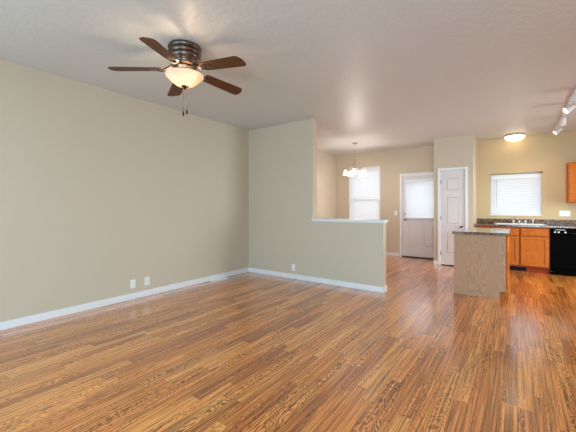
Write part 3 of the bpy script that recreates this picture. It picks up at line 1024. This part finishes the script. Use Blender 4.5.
# end panels with a notch for the toe kick
for y0, y1, nm in ((IY0, IY0 + 0.018, 'end_panel'), (IY1 - 0.018, IY1, 'end_panel')):
    mt = Matrix(((1, 0, 0, 0), (0, 0, 1, 0), (0, 1, 0, 0), (0, 0, 0, 1)))
    MB().prism([(IX0, 0.0), (IX1 - 0.07, 0.0), (IX1 - 0.07, 0.105), (IX1, 0.105), (IX1, IZ), (IX0, IZ)], y0, y1, mt).build(nm, M['oak_panel'], il, xf)
MB().box(IX0 - 0.012, IX0 + 0.002, IY0 - 0.004, IY0 + 0.022, 0, IZ, 0.003).build('corner_trim', M['oak_panel'], il, xf)
m = MB().box(IX0, IX0 + 0.018, IY0 + 0.018, IY1 - 0.018, 0, IZ).box(IX0 + 0.018, IX1 - 0.02, IY0 + 0.018, IY1 - 0.018, 0.105, 0.125)
m.box(IX0 + 0.018, IX1 - 0.02, IY0 + 0.018, IY1 - 0.018, IZ - 0.02, IZ)
m.build('carcass', M['oak_panel'], il, xf)
MB().box(IX1 - 0.09, IX1 - 0.072, IY0 + 0.004, IY1 - 0.018, 0.0, 0.105).box(IX1 - 0.09, IX1 - 0.008, IY0 + 0.018, IY1 - 0.018, 0.09, 0.105).build('toe_kick', M['toe_dark'], il, xf)
ff = MB().box(IX1 - 0.02, IX1, IY0 + 0.018, IY0 + 0.058, 0.105, IZ).box(IX1 - 0.02, IX1, IY1 - 0.058, IY1 - 0.018, 0.105, IZ)
my = (IY0 + IY1) / 2
ff.box(IX1 - 0.02, IX1, my - 0.03, my + 0.03, 0.105, IZ)
for z0, z1 in ((0.105, 0.145), (0.675, 0.715), (IZ - 0.03, IZ)):
    ff.box(IX1 - 0.02, IX1 - 0.0005, IY0 + 0.05, IY1 - 0.05, z0, z1)
ff.build('face_frame', M['oak'], il, xf)
# doors and drawers look to +X : build facing -Y, turn by 90 degrees
for (ya, yb) in ((IY0 + 0.032, my - 0.014), (my + 0.014, IY1 - 0.032)):
    w = yb - ya
    rot = Matrix.Translation((IX1 + 0.0205, ya, 0)) @ Matrix.Rotation(PI / 2, 4, 'Z')
    frame_door(il, xf, 0, w, 0.128, 0.688, 0.0, flip=rot)
    q = MB().box(0, w, 0.0, 0.02, 0.702, 0.842, 0.006)
    q.bm.transform(rot)
    q.build('drawer_front', M['oak'], il, xf)
MB().box(IX0 - 0.035, IX1 + 0.036, IY0 - 0.035, IY1 + 0.03, IZ, IZ + 0.038, 0.007).build('countertop', M['granite'], il, xf)


# ------------------------------------------------------------------ lamps
def point(name, parent, loc, power, col, rad=0.03):
    d = bpy.data.lights.new(name, 'POINT')
    d.energy, d.color, d.shadow_soft_size = power, col, rad
    o = bpy.data.objects.new(name, d)
    COL.objects.link(o)
    o.parent = parent
    o.location = loc
    return o


WARM = (1.0, 0.72, 0.45)

# ceiling fan
FANX, FANY = -2.531, 1.865
fan = empty('ceiling_fan', (FANX, FANY, H))
tag(fan, 'bronze five blade ceiling fan with lit alabaster bowl under ceiling', 'ceiling fan')
BZ = 2.495 - H + 0.040
MB().lathe([(0, 0), (0.146, 0), (0.150, -0.006), (0.150, -0.026), (0.144, -0.033), (0.138, -0.036), (0.138, -0.046), (0.146, -0.050), (0.149, -0.062), (0.146, -0.074),
            (0.139, -0.078), (0.139, -0.088), (0.144, -0.092), (0.145, -0.108), (0.138, -0.120), (0.124, -0.134), (0.118, -0.140), (0.122, -0.146), (0.122, -0.158), (0.112, -0.170), (0.104, -0.182), (0, -0.182)], 48).build('motor_housing', M['bronze'], fan)
MB().lathe([(0.1385, -0.0365), (0.1392, -0.0405), (0.1385, -0.0455)], 48).lathe([(0.1395, -0.0785), (0.1402, -0.083), (0.1395, -0.0875)], 48).lathe([(0.1185, -0.1385), (0.1192, -0.1405), (0.1185, -0.1425)], 48).build('dark_band', M['bronze_dark'], fan)
MB().lathe([(0, -0.182), (0.085, -0.182), (0.088, -0.200), (0.078, -0.206), (0.078, -0.232), (0.088, -0.238), (0.092, -0.252), (0.080, -0.262), (0.066, -0.270), (0, -0.270)], 40).build('rotor_hub', M['brass'], fan)
BW = [(0.165, 0.166, 0.004)]
RIM = BZ - 0.058
prof = [(0.172, RIM), (0.174, RIM - 0.006), (0.170, RIM - 0.012), (0.156, RIM - 0.026), (0.134, RIM - 0.046), (0.110, RIM - 0.067), (0.086, RIM - 0.087), (0.056, RIM - 0.100), (0.0, RIM - 0.104)]
prof = prof + [(0.0, RIM - 0.100), (0.054, RIM - 0.096), (0.083, RIM - 0.083), (0.107, RIM - 0.063), (0.131, RIM - 0.042), (0.152, RIM - 0.023), (0.166, RIM - 0.003), (0.172, RIM)]
MB().lathe(prof, 48).build('glass_bowl', M['bowl'], fan)
MB().lathe([(0, RIM - 0.100), (0.034, RIM - 0.101), (0.030, RIM - 0.108), (0.014, RIM - 0.114), (0.012, RIM - 0.124), (0.007, RIM - 0.132), (0, RIM - 0.134)], 20).build('finial', M['bronze_dark'], fan)
# bulbs in the bowl
for (bx, by) in ((-0.022, -0.085), (0.075, -0.012)):
    MB().lathe([(0, 0.03), (0.012, 0.03), (0.014, 0.012), (0.024, -0.006), (0.024, -0.018), (0.014, -0.031), (0, -0.034)], 16, Matrix.Translation((bx, by, RIM + 0.008))).build('bulb', M['lamp'], fan)
point('fan_lamp', fan, (-0.022, -0.085, RIM - 0.040), 5.0, WARM, 0.012)
point('fan_lamp', fan, (0.075, -0.012, RIM - 0.040), 3.0, WARM, 0.012)
# blades
PH = 0.80495 + PI
pitch = math.tan(R(12))
outline = [(0.205, -0.052), (0.235, -0.060), (0.600, -0.073), (0.628, -0.062), (0.652, -0.020), (0.655, 0.030), (0.648, 0.058), (0.622, 0.073), (0.235, 0.060), (0.205, 0.052)]
for i in range(5):
    a = PH + i * 2 * PI / 5
    shear = Matrix(((1, 0, 0, 0), (0, 1, 0, 0), (0, -pitch, 1, 0), (0, 0, 0, 1)))
    xfb = Matrix.Translation((0, 0, BZ)) @ Matrix.Rotation(a, 4, 'Z') @ shear
    bl = MB().prism(outline, -0.0035, 0.0035, bev=0.0015)
    blade = bl.build('blade', M['blade'], fan)
    blade.matrix_local = Matrix.Translation((0, 0, BZ)) @ Matrix.Rotation(a, 4, 'Z') @ Matrix.Rotation(R(4.2), 4, 'Y') @ Matrix.Rotation(-R(10.5), 4, 'X')
    ir = MB().prism([(0.205, -0.022), (0.30, -0.030), (0.315, 0.0), (0.30, 0.030), (0.205, 0.022)], -0.0075, -0.0035)
    ir.tube([(0.245, 0.0, -0.007), (0.20, 0.0, -0.012), (0.16, 0.0, 0.006), (0.12, 0, 0.030), (0.07, 0.0, 0.034)], [0.011, 0.013, 0.012, 0.012, 0.012], 10)
    ir.tube([(0.24, 0.024, -0.006), (0.19, 0.020, -0.010), (0.15, 0.006, 0.010)], 0.006, 8).tube([(0.24, -0.024, -0.006), (0.19, -0.020, -0.010), (0.15, -0.006, 0.010)], 0.006, 8)
    ir.build('blade_iron', M['bronze'], blade)
for (cx, cy, zl) in ((0.006, -0.02, 2.135), (0.03, 0.0, 2.15)):
    z1 = RIM - 0.098
    ch = MB().tube([(cx, cy, z1), (cx, cy, zl - H)], 0.0022, 6).build('pull_chain', M['brass'], fan)
    MB().lathe([(0, 0), (0.005, -0.002), (0.008, -0.014), (0.0085, -0.034), (0.005, -0.042), (0, -0.043)], 12, Matrix.Translation((cx, cy, zl - H))).build('pull_fob', M['bronze_dark'], ch)

# chandelier
chn = empty('chandelier', (-3.05, 6.90, H))
tag(chn, 'five light nickel chandelier with white glass shades in dining area', 'chandelier')
MB().lathe([(0, 0), (0.062, 0), (0.062, -0.008), (0.045, -0.024), (0.012, -0.032), (0, -0.032)], 28).build('canopy', M['nickel'], chn)
MB().tube([(0, 0, -0.03), (0, 0, -0.47)], 0.006, 10).build('stem', M['nickel'], chn)
MB().lathe([(0, -0.455), (0.012, -0.46), (0.020, -0.478), (0.036, -0.492), (0.028, -0.508), (0.014, -0.52), (0.012, -0.60), (0.022, -0.63), (0.026, -0.655), (0.014, -0.68), (0.010, -0.70), (0, -0.708)], 24).build('column', M['nickel'], chn)
ca = R(35.7)
for i in range(5):
    a = ca + PI + i * 2 * PI / 5
    ar = MB().tube([(0.018, 0, -0.64), (0.07, 0, -0.655), (0.13, 0, -0.62), (0.165, 0, -0.565), (0.195, 0, -0.535), (0.215, 0, -0.555), (0.218, 0, -0.60)], 0.006, 8)
    ar.tube([(0.016, 0, -0.505), (0.06, 0, -0.50), (0.11, 0, -0.53), (0.14, 0, -0.585), (0.13, 0, -0.62)], 0.004, 8)
    arm = ar.build('arm', M['nickel'], chn)
    arm.rotation_euler = (0, 0, a)
    MB().lathe([(0, -0.595), (0.018, -0.597), (0.022, -0.612), (0.022, -0.625), (0, -0.625)], 16, Matrix.Translation((0.218, 0, 0))).build('socket', M['nickel'], arm)
    MB().lathe([(0.022, -0.620), (0.030, -0.632), (0.040, -0.655), (0.049, -0.685), (0.058, -0.718), (0.065, -0.745), (0.062, -0.745), (0.054, -0.716), (0.045, -0.684), (0.036, -0.655), (0.026, -0.634), (0.018, -0.624)], 24, Matrix.Translation((0.218, 0, 0))).build('lamp_shade', M['shade'], arm)
point('chandelier_lamp', chn, (0, 0, -0.86), 32, (1.0, 0.90, 0.82), 0.12)

# flush kitchen light
fl = empty('flush_ceiling_light', (-0.045, 8.03, H))
tag(fl, 'glowing round flush ceiling light near the kitchen wall', 'ceiling light')
MB().lathe([(0, 0), (0.165, 0), (0.170, -0.008), (0.170, -0.032), (0.160, -0.036), (0, -0.036)], 40).build('base', M['nickel'], fl)
MB().lathe([(0.158, -0.030), (0.172, -0.036), (0.174, -0.048), (0.164, -0.072), (0.140, -0.098), (0.100, -0.120), (0.050, -0.132), (0, -0.135)], 40).build('diffuser', M['flush'], fl)

# track light
TX = 0.60
tl = empty('track_light', (TX, 6.5, H))
tag(tl, 'white ceiling track with adjustable spot heads at right', 'track light')
MB().box(-0.018, 0.018, -1.35, 1.25, -0.022, 0, 0.003).build('track', M['white_metal'], tl)
MB().box(-0.03, 0.03, 1.12, 1.30, -0.028, 0, 0.004).build('power_feed', M['white_metal'], tl)
for yy, tilt, turn in ((-1.16, 52, 15), (-0.50, 58, 112), (0.28, 50, 10), (1.10, 55, 105)):
    hd = empty('spot_head', (0, yy, 0))
    hd.parent = tl
    MB().lathe([(0, -0.022), (0.022, -0.022), (0.022, -0.036), (0.008, -0.040), (0.007, -0.075), (0, -0.075)], 16).build('swivel', M['white_metal'], hd)
    mt = Matrix.Translation((0, 0, -0.095)) @ Matrix.Rotation(R(turn), 4, 'Z') @ Matrix.Rotation(R(tilt), 4, 'X')
    MB().lathe([(0, 0.075), (0.020, 0.073), (0.030, 0.060), (0.033, 0.030), (0.040, 0.0), (0.052, -0.045), (0.055, -0.065), (0.051, -0.065), (0.048, -0.045), (0.046, -0.040), (0, -0.040)], 28, mt).build('lamp_can', M['white_metal'], hd)
    MB().lathe([(0, -0.046), (0.044, -0.044), (0.045, -0.0405), (0, -0.0405)], 24, mt).build('lamp_face', M['lamp'], hd)
    s = bpy.data.lights.new('spot_lamp', 'SPOT')
    s.energy, s.color, s.spot_size, s.spot_blend, s.shadow_soft_size = 32, (1.0, 0.8, 0.58), R(66), 0.8, 0.04
    so = bpy.data.objects.new('spot_lamp', s)
    COL.objects.link(so)
    so.parent = hd
    so.matrix_local = mt @ Matrix.Translation((0, 0, -0.07))
